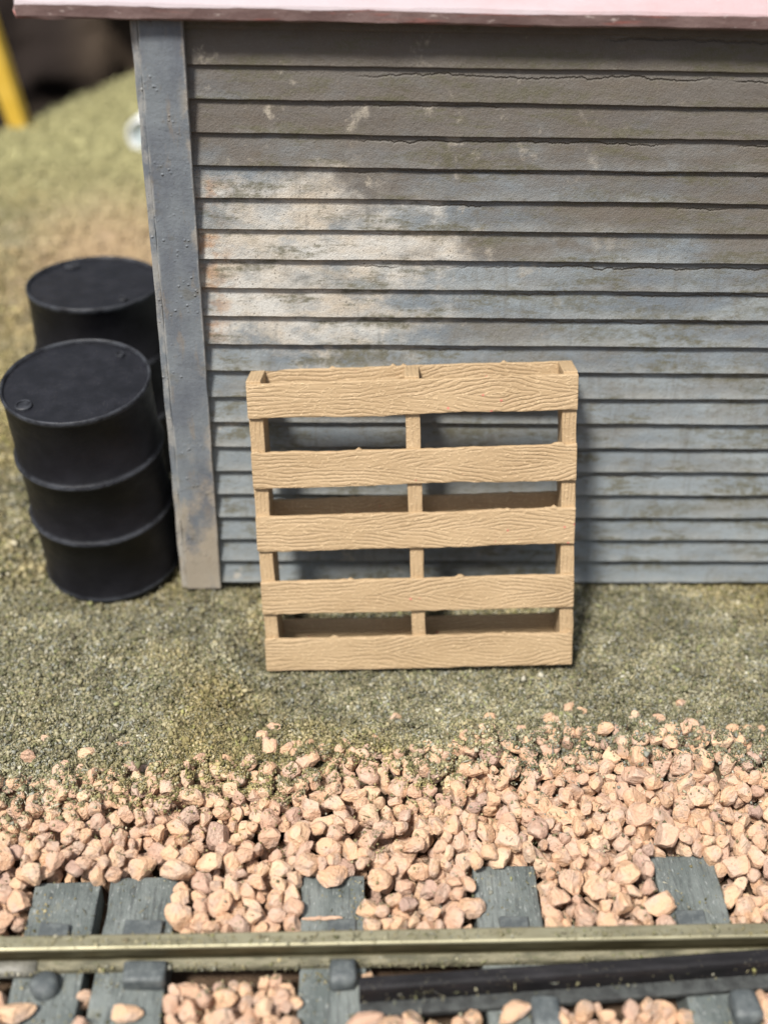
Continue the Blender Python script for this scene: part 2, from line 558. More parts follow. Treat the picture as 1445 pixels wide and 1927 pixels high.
def mat_stone():
    M = Mat("peach_ballast_stone", 0.8, 0.2)
    info = M.n("ShaderNodeObjectInfo")
    at = M.n("ShaderNodeAttribute", attribute_name="shade")       # per stone in the merged gravel, 0 elsewhere
    val = M.math('FRACT', M.math('ADD', at.outputs["Fac"], info.outputs["Random"]))
    r = M.n("ShaderNodeValToRGB")
    r.color_ramp.interpolation = 'LINEAR'
    els = r.color_ramp.elements
    els[0].position, els[0].color = 0.0, (0.42, 0.29, 0.235, 1)
    els[1].position, els[1].color = 1.0, (0.67, 0.475, 0.32, 1)
    for p, cc in ((0.09, (0.54, 0.35, 0.25, 1)), (0.4, (0.61, 0.39, 0.25, 1)), (0.75, (0.64, 0.42, 0.265, 1))):
        e = els.new(p)
        e.color = cc
    M.put(r.inputs[0], val)
    c = M.mix(M.step(M.noise((16, 16, 16), 4, 0.65), 0.42, 0.7), r.outputs[0], (0.53, 0.395, 0.31))
    c = M.mix(M.math('MULTIPLY', M.step(M.noise((55, 55, 55), 3, 0.7), 0.6, 0.7), 0.35), c, (0.36, 0.26, 0.20))
    pit = M.math('MULTIPLY', M.step(M.voro(75), 0.17, 0.07), M.step(M.noise(14, 2), 0.5, 0.6))
    c = M.mix(M.math('MULTIPLY', pit, 0.7), c, (0.12, 0.085, 0.065))
    M.color(c)
    h = M.math('ADD', M.noise((38, 38, 38), 6, 0.75), M.math('MULTIPLY', M.noise((170, 170, 170), 2, 0.6), 0.6))
    M.bump(h, 0.9, 0.010)
    return M.m


def mat_turf():
    M = Mat("ground_foam_turf", 1.0, 0.0)
    at = M.n("ShaderNodeAttribute", attribute_name="tint")
    M.color(at.outputs["Color"])
    return M.m


def mat_ground():
    M = Mat("earth_and_turf", 0.95, 0.1)
    X, Y, Z = M.xyz()
    c = M.mix(M.step(M.noise(11, 5, 0.65), 0.35, 0.65), (0.075, 0.070, 0.042), (0.165, 0.155, 0.095))
    c = M.mix(M.step(M.noise(60, 4, 0.7), 0.52, 0.66), c, (0.20, 0.19, 0.14))
    far = M.step(M.math('ADD', Y, M.math('MULTIPLY', M.noise(1.3, 4), 1.4)), 3.2, 5.2)
    green = M.mix(M.step(M.noise(4, 5, 0.65), 0.38, 0.64), (0.26, 0.25, 0.13), (0.37, 0.35, 0.19))
    c = M.mix(far, c, green)
    dx = M.math('DIVIDE', M.math('ADD', X, 0.95), 0.75)
    dy = M.math('DIVIDE', M.math('SUBTRACT', Y, 3.35), 1.1)
    s = M.math('SUBTRACT', 1.0, M.math('ADD', M.math('MULTIPLY', dx, dx), M.math('MULTIPLY', dy, dy)))
    s = M.step(M.math('ADD', s, M.math('MULTIPLY', M.math('SUBTRACT', M.noise(3, 4, 0.6), 0.5), 2.0)), -0.1, 0.8)
    c = M.mix(M.math('MULTIPLY', s, 0.85), c, (0.42, 0.31, 0.20))
    bal = M.step(M.math('ADD', Y, M.math('MULTIPLY', M.noise(6, 3), 0.25)), -0.88, -1.0)
    c = M.mix(bal, c, (0.11, 0.075, 0.05))
    low = M.step(Z, -0.25, -0.45)
    c = M.mix(low, c, (0.02, 0.015, 0.011))
    M.color(c)
    M.bump(M.math('ADD', M.noise(60, 5, 0.75), M.noise(14, 4, 0.6)), 0.8, 0.02)
    return M.m


def mat_plain(name, a, b, s=8, rough=0.7, bump=0.3, spec=0.3):
    M = Mat(name, rough, spec)
    M.color(M.mix(M.step(M.noise(s, 5, 0.65), 0.35, 0.66), a, b))
    M.bump(M.noise(s * 5, 4, 0.65), bump, 0.01)
    return M.m


SIDING, TRIM, ROOF, FASCIA = mat_siding(), mat_trim(), mat_roof(), mat_roof(True)
WOODX, WOODZ, DRUM, LID, TIE, CLIP = mat_wood('x'), mat_wood('z'), mat_drum(), mat_lid(), mat_tie(), mat_clip()
RAIL, FOOT, GUARD, STONE, TURF, GROUND = mat_rail(), mat_rail(True), mat_guard(), mat_stone(), mat_turf(), mat_ground()

# ------------------------------------------------------------------ ground
def nz(x, y, s, o=0.0):
    """Cheap smooth value noise on arrays."""
    x = np.asarray(x) * s + o
    y = np.asarray(y) * s - o * 1.3
    xi, yi = np.floor(x).astype(np.int64), np.floor(y).astype(np.int64)
    fx, fy = x - xi, y - yi
    fx, fy = fx * fx * (3 - 2 * fx), fy * fy * (3 - 2 * fy)

    def h(i, j):
        n = (i * 374761393 + j * 668265263) & 0xFFFFFFFF
        n = ((n ^ (n >> 13)) * 1274126177) & 0xFFFFFFFF
        return ((n ^ (n >> 16)) & 0xFFFF) / 65535.0
    return (h(xi, yi) * (1 - fx) + h(xi + 1, yi) * fx) * (1 - fy) + (h(xi, yi + 1) * (1 - fx) + h(xi + 1, yi + 1) * fx) * fy - 0.5


def sstep(v, a, b):
    t = np.clip((np.asarray(v) - a) / (b - a), 0, 1)
    return t * t * (3 - 2 * t)


def edge_y(x):
    """Where the grass shelf ends behind the shed."""
    return np.clip(5.75 + 2.0 * (np.asarray(x) + 2.01), 3.0, 9.0)


def gz(x, y):
    x, y = np.asarray(x, float), np.asarray(y, float)
    z = -0.040 + nz(x, y, 2.1) * 0.02 + nz(x, y, 7, 3) * 0.014 + nz(x, y, 19, 5) * 0.010
    q = sstep(np.abs(x - 0.8), 0.80, 0.60) * sstep(np.abs(y + 0.50), 0.34, 0.20)
    z = z * (1 - q) + q * (-0.112 + 0.045 * np.clip((x - 0.2) / 1.2, 0, 1) + nz(x, y, 19, 5) * 0.008)
    z = z - 0.045 * sstep(np.hypot(x + 0.47, y - 0.20), 0.55, 0.34) * sstep(x, -0.12, -0.2)
    z = z - 0.10 * sstep(y, -0.90, -1.25)
    z = z + 0.10 * sstep(y, 2.0, 5.5)
    z = z - 1.9 * sstep(y - edge_y(x) + nz(x, y, 1.2, 9) * 0.5, 0.0, 0.55)
    return z


xs = np.concatenate([np.linspace(-40, -3.2, 24)[:-1], np.linspace(-3.2, -1.0, 60)[:-1], np.linspace(-1.0, 2.4, 230)[:-1], np.linspace(2.4, 40, 24)])
ys = np.concatenate([np.linspace(-40, -2.4, 20)[:-1], np.linspace(-2.4, 0.4, 190)[:-1], np.linspace(0.4, 10.5, 190)[:-1], np.linspace(10.5, 90, 24)])
GX, GY = np.meshgrid(xs, ys)
V = np.stack([GX, GY, gz(GX, GY)], -1).reshape(-1, 3)
nx, ny = len(xs), len(ys)
idx = np.arange(nx * ny).reshape(ny, nx)
F = np.stack([idx[:-1, :-1], idx[:-1, 1:], idx[1:, 1:], idx[1:, :-1]], -1).reshape(-1, 4)
tag(from_np("ground", V, F, GROUND, smooth=True), kind="structure")

# ------------------------------------------------------------------ shed
shed = thing("shed", (0, 0, 0), label="weathered grey clapboard shed with a faded pink roof edge", cat="shed")
NB = 21


def clapboards(L, seed, n=NB):
    """Lapped boards from u = 0 to L; outward is -y."""
    m = max(2, int(L / 0.02))
    us = np.linspace(0, L, m + 1)
    V, F = [], []
    for k in range(n):
        d = 0.028 - 0.017 * k / n
        prof = [(0.000, 0.000), (-d + 0.0025, 0.0), (-d, 0.0025), (-d * 0.55, SP * 0.5), (0.0, SP + 0.0005)]
        base = sum(len(v) for v in V)
        w = nz(us, us * 0 + k * 5.3, 3.0, seed) * 0.004 + nz(us, us * 0 + k * 7.1, 22.0, seed) * 0.0022
        for j, (py, pz) in enumerate(prof):
            wz = w if j in (1, 2) else 0 * w
            wy = nz(us, us * 0 + k * 3.3 + j, 9.0, seed) * 0.0022 * (j in (1, 2, 3))
            V.append(np.stack([us, np.full_like(us, py) + wy, k * SP + pz + wz], -1))
        ii = np.arange(5 * (m + 1)).reshape(5, m + 1) + base
        F.append(np.stack([ii[:-1, :-1], ii[:-1, 1:], ii[1:, 1:], ii[1:, :-1]], -1).reshape(-1, 4))
    V = np.concatenate(V)
    V[:, 2] = np.minimum(V[:, 2], 2.262)
    return V, np.concatenate(F)


V, F = clapboards(3.4, 1.0)
V[:, 0] -= 0.02
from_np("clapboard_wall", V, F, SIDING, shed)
V, F = clapboards(2.3, 2.0)
V = np.stack([-0.10 + V[:, 1], 2.32 - V[:, 0], V[:, 2]], -1)
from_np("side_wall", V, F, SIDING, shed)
# corner boards: front face and the strip on the end wall
bm = block(0.140, 0.034, 2.26, 0.004, 2, 60, (-0.069, -0.027, 1.108))
jitter(bm, 0.0035, 9, 2.0)
from_bm("corner_board", bm, TRIM, shed)
bm = block(0.022, 0.150, 2.26, 0.003, 2, 60, (-0.1513, 0.041, 1.108))
jitter(bm, 0.003, 9, 6.0)
from_bm("corner_board", bm, TRIM, shed)
bm = block(3.4, 2.2, 0.16, 0, 1, 0, (1.62, 1.15, -0.105))
from_bm("foundation", bm, mat_plain("dark_foundation", (0.03, 0.028, 0.025), (0.06, 0.055, 0.05)), shed)
bm = block(3.36, 0.02, 2.22, 0, 1, 0, (1.66, 2.33, 1.1))
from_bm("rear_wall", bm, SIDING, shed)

# roof: two slopes meeting at a ridge, rounded worn eave edge
EAVE_Y, EAVE_Z = -0.078, 2.236
TH = 0.052
slope = math.tan(R(20))


def roof_slab():
    x0, x1 = -0.520, 3.5
    m = 130
    us = np.linspace(x0, x1, m + 1)
    run = 1.24
    zt = EAVE_Z + TH
    pr = [(EAVE_Y + 0.05, EAVE_Z + 0.012), (EAVE_Y + 0.006, EAVE_Z), (EAVE_Y, EAVE_Z + 0.006), (EAVE_Y, zt - 0.012), (EAVE_Y + 0.004, zt - 0.003),
          (EAVE_Y + 0.012, zt), (EAVE_Y + run * 0.3, zt + slope * run * 0.3), (EAVE_Y + run, zt + slope * run),
          (EAVE_Y + run * 2, zt), (EAVE_Y + run * 2, EAVE_Z), (EAVE_Y + run, EAVE_Z + slope * run)]
    V = []
    for j, (py, pz) in enumerate(pr):
        w = (nz(us, us * 0 + j, 5.0, 3) * 0.006 + nz(us, us * 0 + j, 25.0, 3) * 0.003) if j in (1, 2, 3, 4, 5) else us * 0
        uu = us.copy()
        if j in (1, 2, 3, 4, 5):
            rr = 0.02
            uu = x0 + rr + (us - x0) * (x1 - x0 - rr) / (x1 - x0)
        V.append(np.stack([uu, np.full_like(us, py) + w * 0.5, pz + w], -1))
    V = np.concatenate(V)
    k = len(pr)
    ii = np.arange(k * (m + 1)).reshape(k, m + 1)
    nxt = np.roll(ii, -1, 0)
    F = np.stack([ii[:, :-1], nxt[:, :-1], nxt[:, 1:], ii[:, 1:]], -1).reshape(-1, 4)[:, ::-1]
    rows = np.repeat(np.arange(k), m)
    return V, F, rows, ii


V, F, rows, ii = roof_slab()
me_roof = from_np("roof", V, F, [ROOF, FASCIA], shed)
mi = np.where(np.isin(rows, [0, 1, 2, 9, 10]), 1, 0).astype(np.int32)
me_roof.data.polygons.foreach_set("material_index", mi)
bmr = bmesh.new()
bmr.from_mesh(me_roof.data)
bmr.verts.ensure_lookup_table()
for col_ in (0, -1):
    fc = bmr.faces.new([bmr.verts[int(i)] for i in ii[:, col_]])
    fc.material_index = 1
bmesh.ops.recalc_face_normals(bmr, faces=list(bmr.faces))
bmr.to_mesh(me_roof.data)
bmr.free()

# ------------------------------------------------------------------ pallet
pa = Vector((0.99732, -0.03794, 0.06253)).normalized()
pn = Vector((0.05268, 0.96569, -0.25429))
pn = (pn - pa * pn.dot(pa)).normalized()
pb = pa.cross(pn)
if pb.z < 0:
    pb = -pb
pallet = thing("pallet", (0, 0, 0), label="tan slatted wooden pallet leaning upright against the grey shed wall", cat="pallet")
pallet.matrix_world = Matrix(((pa.x, pn.x, pb.x, 0.8031), (pa.y, pn.y, pb.y, -0.5033), (pa.z, pn.z, pb.z, -0.050), (0, 0, 0, 1)))
PT, BT = 0.190, 0.018


def deck_board(z0, z1, front, seed, L=1.186):
    bm = block(L, BT, z1 - z0, 0.005, 2, 90)
    h = (z1 - z0) / 2
    for v in bm.verts:
        s = 1 if v.co.z > 0 else -1
        v.co.z += mnoise.noise(Vector((v.co.x * 3, seed, s))) * 0.006 + mnoise.noise(Vector((v.co.x * 24, seed + 9, s))) * 0.003
        v.co.y += mnoise.noise(Vector((v.co.x * 8, v.co.z * 20, seed))) * 0.002
        if abs(abs(v.co.x) - L / 2) < 0.008:
            v.co.x += mnoise.noise(Vector((seed * 3, v.co.z * 40, 2))) * 0.006
    rnd = random.Random(int(seed * 100))
    for _ in range(4):                    # little burrs of flash left on the edge
        px = rnd.uniform(-L / 2, L / 2)
        hh = rnd.uniform(0.003, 0.010)
        for v in bm.verts:
            if v.co.z > h - 0.007 and abs(v.co.x - px) < 0.008:
                v.co.z += hh
    o = from_bm("deck_board", bm, WOODX, pallet)
    o.location = (0, BT / 2 if front else PT - BT / 2, (z0 + z1) / 2)
    return o


for i, (z0, z1) in enumerate(((1.022, 1.152), (0.756, 0.892), (0.505, 0.646), (0.245, 0.379), (0.001, 0.138))):
    deck_board(z0, z1, True, 1.0 + i * 2.3)
for i, (z0, z1) in enumerate(((1.026, 1.160), (0.512, 0.650), (0.001, 0.137))):
    deck_board(z0, z1, False, 20.0 + i * 3.1)
for i, px in enumerate((-0.566, 0.002, 0.567)):
    bm = block(0.052, PT - 2 * BT + 0.004, 1.158, 0.004, 2, 70)
    jitter(bm, 0.003, 12, 40 + i)
    o = from_bm("stringer", bm, WOODZ, pallet)
    o.location = (px, PT / 2, 0.581)

# ------------------------------------------------------------------ oil drums
def make_drum():
    r, H = 0.290, 0.905
    hoop = []
    for hz in (0.315, 0.600):
        hoop += [(r - 0.002, hz - 0.020), (r + 0.006, hz - 0.014), (r + 0.013, hz - 0.005), (r + 0.0135, hz + 0.003), (r + 0.007, hz + 0.012), (r - 0.002, hz + 0.018)]
    prof = [(0, 0.012), (r - 0.012, 0.012), (r - 0.010, 0.0), (r + 0.002, -0.002), (r + 0.005, 0.006), (r + 0.003, 0.016), (r - 0.003, 0.022)]
    prof += hoop
    prof += [(r - 0.003, H - 0.026), (r + 0.002, H - 0.020), (r + 0.004, H - 0.010), (r + 0.002, H - 0.001), (r - 0.004, H + 0.001), (r - 0.009, H - 0.004), (r - 0.011, H - 0.012)]
    root = thing("oil_drum")
    b = from_bm("body", lathe(prof, 96), DRUM, root, smooth=True)
    from_bm("lid", lathe([(r - 0.0105, H - 0.013), (r - 0.03, H - 0.0125), (r * 0.5, H - 0.0105), (0, H - 0.010)], 96), LID, root, smooth=True)
    g = [(0.034, 0.0), (0.034, 0.008), (0.030, 0.011), (0.025, 0.010), (0.023, 0.005), (0.0, 0.005)]
    big = from_bm("bung", lathe(g, 28), DRUM, root)
    big.location = (-0.60 * r, -0.54 * r, H - 0.0125)
    sm = from_bm("bung", lathe([(q * 0.55, z) for q, z in g], 24), DRUM, root)
    sm.location = (0.52 * r, 0.60 * r, H - 0.0125)
    return root


def copy_tree(o, parent=None):
    c = o.copy()
    COL.objects.link(c)
    if parent is not None:
        c.parent = parent
    for ch in list(o.children):
        copy_tree(ch, c)
    return c


drum = make_drum()
drum.scale = (0.978, 0.978, 1.018)
drum.location = (-0.478, 0.212, -0.042)
drum.rotation_euler = (R(5.6), R(-2.6), 0)
tag(drum, "black ribbed steel drum standing nearest the track, beside the shed corner", "drum", "black drums beside the shed")
drum2 = copy_tree(drum)
drum2.scale = (1.0, 1.0, 1.02)
drum2.location = (-0.568, 0.940, -0.025)
drum2.rotation_euler = (R(1.0), R(-1.0), R(-98))
tag(drum2, "black steel drum standing half hidden behind the nearer black drum", "drum", "black drums beside the shed")

# ------------------------------------------------------------------ track
TIE_TOP = -0.033
tie_x = [-0.362, -0.122, 0.473, 1.022, 1.612]
tie_end = [-1.512, -1.500, -1.500, -1.465, -1.430]
tie_w = [0.204, 0.212, 0.198, 0.202, 0.202]
tie_lab = ["dark grey tie at the far left, paired closely with its neighbour", "dark grey tie right of the narrow black gap, with a rectangular clip",
           "cracked dark grey tie below the pallet with a splinter across it", "dark grey tie left of the far right one, under the black guard rail",
           "dark grey tie at the far right under the black guard rail"]
ties = []
for i, (tx, te, tw) in enumerate(zip(tie_x, tie_end, tie_w)):
    L = 2.6
    bm = block(tw, L, 0.17, 0.006, 2, 150)
    for v in bm.verts:
        s = 1 if v.co.x > 0 else -1
        v.co.x += mnoise.noise(Vector((v.co.y * 9, s, i * 4.0))) * 0.005
        v.co.z += mnoise.noise(Vector((v.co.y * 7, v.co.x * 12, i * 7.0))) * 0.004
        if v.co.y > L / 2 - 0.012:
            v.co.y += mnoise.noise(Vector((v.co.x * 22, 3, i * 5.0))) * 0.016
    o = from_bm("railway_tie", bm, TIE)
    o.location = (tx, te - L / 2, TIE_TOP - 0.085)
    tag(o, tie_lab[i], "railway tie", "ties under the rail")
    ties.append(o)


def clip(tie, x, y, sx, sy, sz, bevel, name="rail_clip", lab=None):
    bm = block(sx, sy, sz, bevel, 3, 0)
    jitter(bm, 0.005, 30, x * 9)
    o = from_bm(name, bm, CLIP, tie, smooth=True)
    o.location = Vector((x, y, TIE_TOP + sz / 2 - 0.006)) - tie.location
    if lab:
        o["label"] = lab
    return o


bm = lathe([(0.042, 0.0), (0.043, 0.024), (0.037, 0.038), (0.024, 0.045), (0, 0.046)], 24)
jitter(bm, 0.004, 25, 3)
o = from_bm("rail_clip", bm, CLIP, ties[0], smooth=True)
o.location = Vector((-0.362, -1.893, TIE_TOP - 0.003)) - ties[0].location
o["label"] = "round bolt-like clip"
clip(ties[1], -0.075, -1.868, 0.122, 0.070, 0.058, 0.014)
clip(ties[2], 0.503, -1.876, 0.084, 0.082, 0.066, 0.026)
clip(ties[3], 1.085, -2.012, 0.085, 0.11, 0.055, 0.022)
clip(ties[4], 1.665, -2.000, 0.085, 0.10, 0.066, 0.028)
for k, (x, y) in enumerate(((-0.371, -1.716), (-0.103, -1.708), (0.500, -1.705), (1.030, -1.700), (1.585, -1.684))):
    clip(ties[k], x, y, 0.090 if k != 1 else 0.115, 0.070, 0.018 if k > 1 else 0.028, 0.007)

# running rail: bullhead over a wide dusty foot, gently following the wall
RX0, RX1 = -3.0, 5.0


def rail_y(x):
    return -1.802 + 0.0085 * (x - 0.6)


prof = [(-0.034, -0.032), (-0.034, -0.015), (-0.030, -0.010), (-0.012, -0.002), (-0.009, 0.002), (-0.009, 0.018), (-0.013, 0.022), (-0.019, 0.026),
        (-0.0235, 0.032), (-0.0235, 0.063), (-0.0215, 0.0685), (-0.017, 0.0710), (0.020, 0.0715), (0.0255, 0.068), (0.0275, 0.062), (0.0275, 0.032), (0.019, 0.026),
        (0.013, 0.022), (0.009, 0.018), (0.009, 0.002), (0.012, -0.002), (0.048, -0.011), (0.054, -0.016), (0.054, -0.032)]


def sweep(prof, x0, x1, yf, zf, m):
    us = np.linspace(x0, x1, m + 1)
    V = np.concatenate([np.stack([us, yf(us) + py, zf(us) + pz], -1) for py, pz in prof])
    k = len(prof)
    ii = np.arange(k * (m + 1)).reshape(k, m + 1)
    nxt = np.roll(ii, -1, 0)
    F = np.stack([ii[:, :-1], ii[:, 1:], nxt[:, 1:], nxt[:, :-1]], -1).reshape(-1, 4)[:, ::-1]
    return V, F, np.repeat(np.arange(k), m), ii


def sweep_obj(name, args, mats, mi=None, parent=None, smooth=False):
    V, F, rows, ii = sweep(*args)
    o = from_np(name, V, F, mats, parent)
    if mi is not None:
        o.data.polygons.foreach_set("material_index", sum(np.isin(rows, v) * k for k, v in mi.items()).astype(np.int32))
    b = bmesh.new()
    b.from_mesh(o.data)
    b.verts.ensure_lookup_table()
    for c_ in (0, -1):
        b.faces.new([b.verts[int(i)] for i in ii[:, c_]])
    bmesh.ops.recalc_face_normals(b, faces=list(b.faces))
    for f_ in b.faces:
        f_.smooth = smooth
    b.to_mesh(o.data)
    b.free()
    return o


flat = lambda u: np.zeros_like(u)
rail = sweep_obj("rail", (prof, RX0, RX1, rail_y, flat, 60), [RAIL, FOOT, mat_rail_side()], {1: [0, 1, 2, 20, 21, 22, 23], 2: [3, 4, 5, 6, 7, 8, 14, 15, 16, 17, 18, 19]})
tag(rail, "worn brassy steel rail running across the dark ties", "rail")
jp = [(-0.046, -0.036), (-0.050, -0.020), (-0.044, -0.006), (-0.032, 0.000), (-0.016, 0.004), (-0.012, 0.003), (-0.012, -0.036)]
sweep_obj("rail_joiner", (jp, -0.95, -0.395, rail_y, flat, 10), [mat_plain("dull_joiner_metal", (0.12, 0.118, 0.10), (0.19, 0.185, 0.155), 20, 0.45, 0.3, 0.5)], None, rail, True)

# guard rail: black bar on a low plastic ledge, closing in on the running rail to the right
def guard_y(x):
    return -1.950 + 0.078 * np.clip((x - 0.55) / 1.2, 0, 1.6) - 0.006 * np.clip((x - 0.55) / 1.2, 0, 1) * (1 - np.clip((x - 0.55) / 1.2, 0, 1))


guard = thing("guard_rail", (0, 0, 0), label="black guard rail bar lying alongside the brassy rail at lower right", cat="guard rail")
gp = [(-0.019, -0.012), (-0.022, 0.042), (-0.018, 0.056), (-0.010, 0.063), (0.015, 0.065), (0.021, 0.060), (0.022, -0.012)]
sweep_obj("bar", (gp, 0.55, 4.6, guard_y, flat, 80), [GUARD], None, guard)
lp = [(-0.058, -0.030), (-0.058, -0.014), (-0.052, -0.009), (0.016, -0.002), (0.016, -0.030)]
sweep_obj("ledge", (lp, 0.552, 4.6, guard_y, flat, 80), [mat_plain("dusty_dark_ledge", (0.028, 0.030, 0.030), (0.062, 0.068, 0.066), 25, 0.6, 0.5)], None, guard)

# ------------------------------------------------------------------ ballast stones
def ico(sub):
    b = bmesh.new()
    bmesh.ops.create_icosphere(b, subdivisions=sub, radius=1)
    V = np.array([v.co[:] for v in b.verts])
    F = np.array([[v.index for v in f.verts] for f in b.faces])
    b.free()
    return V, F


ICO_V, ICO_F = ico(3)


def stone_shape():
    """A chipped pebble: a sphere cut by random planes, squashed and roughened."""
    V = ICO_V * 1.25
    for _ in range(rng.integers(9, 15)):
        n = rng.normal(size=3)
        n /= np.linalg.norm(n)
        d = rng.uniform(0.66, 0.98)
        over = V @ n - d
        V = V - np.outer(np.maximum(over, 0) * 0.95, n)
    V = V * np.array([rng.uniform(0.95, 1.35), rng.uniform(0.8, 1.05), rng.uniform(0.68, 0.95)])
    V = V + np.stack([nz(V[:, 0], V[:, 1] + V[:, 2] * 3, 2.6, k) for k in (3, 11, 23)], -1) * 0.16
    V = V + np.stack([nz(V[:, 0] + V[:, 2], V[:, 1] * 1.3, 9, k) for k in (5, 7, 13)], -1) * 0.05
    V -= V.mean(0)
    return V / np.abs(V).max(0).mean()


PROTO = [stone_shape() for _ in range(36)]

HX0, HX1, HY0, HY1, HC = -0.95, 2.30, -2.25, -0.55, 0.006
hx = np.arange(HX0, HX1, HC)
hy = np.arange(HY0, HY1, HC)
HGX, HGY = np.meshgrid(hx, hy)
Hm = gz(HGX, HGY)
blocked = np.zeros_like(Hm, bool)
for tx, te, tw in zip(tie_x, tie_end, tie_w):
    q = (np.abs(HGX - tx) < tw / 2) & (HGY < te)
    Hm[q] = TIE_TOP
    blocked |= q
ry = rail_y(HGX)
q = (np.abs(HGX + 0.243) < 0.02) & (HGY < -1.52) & (HGY > -1.83)
blocked |= q
q = np.abs(HGY - ry) < 0.056
Hm[q] = np.maximum(Hm[q], -0.01)
blocked |= q
q = np.abs(HGY - ry) < 0.022
Hm[q] = 0.071
q = (np.abs(HGY - guard_y(HGX) + 0.018) < 0.042) & (HGX > 0.55)
Hm[q] = 0.03
blocked |= q
own = np.full(Hm.shape, -1)
stones = []          # x, y, z, r, rotation matrix, proto


def bound(x):
    """y where the gravel gives way to turf."""
    return np.interp(x, [-0.95, -0.5, 0.0, 0.4, 0.7, 1.1, 1.5, 1.9, 2.3], [-1.18, -1.14, -1.08, -1.03, -1.00, -0.93, -0.89, -0.93, -0.98]) + nz(x, x * 0 + 1, 7, 2) * 0.07


def rot():
    a = rng.normal(size=4)
    a /= np.linalg.norm(a)
    w, x, y, z = a
    return np.array([[1 - 2 * (y * y + z * z), 2 * (x * y - z * w), 2 * (x * z + y * w)], [2 * (x * y + z * w), 1 - 2 * (x * x + z * z), 2 * (y * z - x * w)],
                     [2 * (x * z - y * w), 2 * (y * z + x * w), 1 - 2 * (x * x + y * y)]])


def drop(x, y, r, commit, rz=0.80):
    i0, i1 = int((x - r - HX0) / HC), int((x + r - HX0) / HC) + 2
    j0, j1 = int((y - r - HY0) / HC), int((y + r - HY0) / HC) + 2
    i0, j0 = max(i0, 0), max(j0, 0)
    i1, j1 = min(i1, Hm.shape[1]), min(j1, Hm.shape[0])
    if i1 - i0 < 2 or j1 - j0 < 2:
        return None
    gx, gy = HGX[j0:j1, i0:i1], HGY[j0:j1, i0:i1]
    d2 = ((gx - x) ** 2 + (gy - y) ** 2) / (r * 0.86) ** 2
    m = d2 < 1
    cap = r * rz * np.sqrt(np.maximum(1 - d2, 0))
    if not m.any():
        return None
    z = np.percentile((Hm[j0:j1, i0:i1] + cap)[m], 93)
    b = blocked[j0:j1, i0:i1][m].mean()
    if commit is None:
        return z, b
    top = z + cap
    qq = m & (top > Hm[j0:j1, i0:i1])
    Hm[j0:j1, i0:i1][qq] = top[qq]
    own[j0:j1, i0:i1][qq] = commit
    return z, b


def add_stone(x, y, r, z=None):
    res = drop(x, y, r, len(stones))
    if res is None:
        return
    stones.append([x, y, res[0] if z is None else z, r, rot(), int(rng.integers(len(PROTO)))])


fails = 0
while fails < 900 and len(stones) < 3400:
    r = float(np.clip(rng.normal(0.0315, 0.0070), 0.019, 0.050))
    best = None
    for _ in range(7):
        x = rng.uniform(HX0 + 0.03, HX1 - 0.03)
        y = rng.uniform(HY0 + 0.02, -0.84)
        yb = float(bound(x))
        if y > yb + 0.05:
            continue
        res = drop(x, y, r, None)
        if res is None:
            continue
        z, b = res
        far_end = max([0.0] + [1.0 for tx, te, tw in zip(tie_x, tie_end, tie_w) if abs(x - tx) < tw / 2 + 0.02 and y > te - 0.035])
        if b > (0.55 if far_end else 0.30):
            continue
        limit = -0.012 + 0.020 * float(sstep(y, -1.75, -1.45)) - 0.012 * float(sstep(y, yb - 0.25, yb + 0.05))
        if y < -1.72 and y > -1.93:
            limit -= 0.012
        if z > limit + nz(np.array([x]), np.array([y]), 5, 4)[0] * 0.02 + (0.02 if far_end else 0):
            continue
        if best is None or z < best[2]:
            best = (x, y, z)
    if best is None:
        fails += 1
        continue
    fails = max(0, fails - 2)
    add_stone(best[0], best[1], r)
N_BED = len(stones)
# scattered stones half sunk in the turf
for _ in range(110):
    x = rng.uniform(-0.85, 2.2)
    y = float(bound(x)) + abs(rng.normal(0, 0.11)) + 0.01
    if x < 0.2 and y > -0.86:
        continue
    r = rng.uniform(0.018, 0.036)
    stones.append([x, y, float(gz(x, y)) + r * rng.uniform(-0.6, 0.1), r, rot(), int(rng.integers(len(PROTO)))])

# which stones show largest in the frame
vis = np.zeros(len(stones))
o_ids, cnt = np.unique(own[own >= 0], return_counts=True)
vis[o_ids] = cnt
P = np.array([s[:3] for s in stones])
px, py, pz = project(P)
inside = (px > 2) & (px < 765) & (py > 0) & (py < 1022)
front = np.abs(P[:, 1] - rail_y(P[:, 0])) > 0.06
score = np.where(inside & front, vis / pz ** 2, 0)
chosen = np.argsort(-score)[:292]
chosen = set(int(i) for i in chosen if score[i] > 0)
R0 = 0.0315            # real size of the shared stone meshes
proto_me = []
for k, V in enumerate(PROTO):
    me = bpy.data.meshes.new("ballast_stone")
    me.from_pydata((V * R0).tolist(), [], ICO_F.tolist())
    me.materials.append(STONE)
    proto_me.append(me)


def stone_label(x, y):
    xs_ = tie_x
    names = ["far left double tie", "far left double tie", "cracked middle tie", "tie left of the far right one", "far right tie"]
    side = "above" if y > -1.83 else "below"
    if x < xs_[0]:
        return f"peach ballast stone {side} the brassy rail, left of the double tie"
    if x < xs_[1]:
        return f"peach ballast stone {side} the brassy rail, in line with the double tie"
    if x < xs_[2]:
        return f"peach ballast stone {side} the brassy rail, between the double tie and the cracked tie"
    if x < xs_[3]:
        return f"peach ballast stone {side} the brassy rail, just right of the cracked tie"
    if x < xs_[4]:
        return f"peach ballast stone {side} the brassy rail, between the two right hand ties"
    return f"peach ballast stone {side} the brassy rail, right of the far right tie"


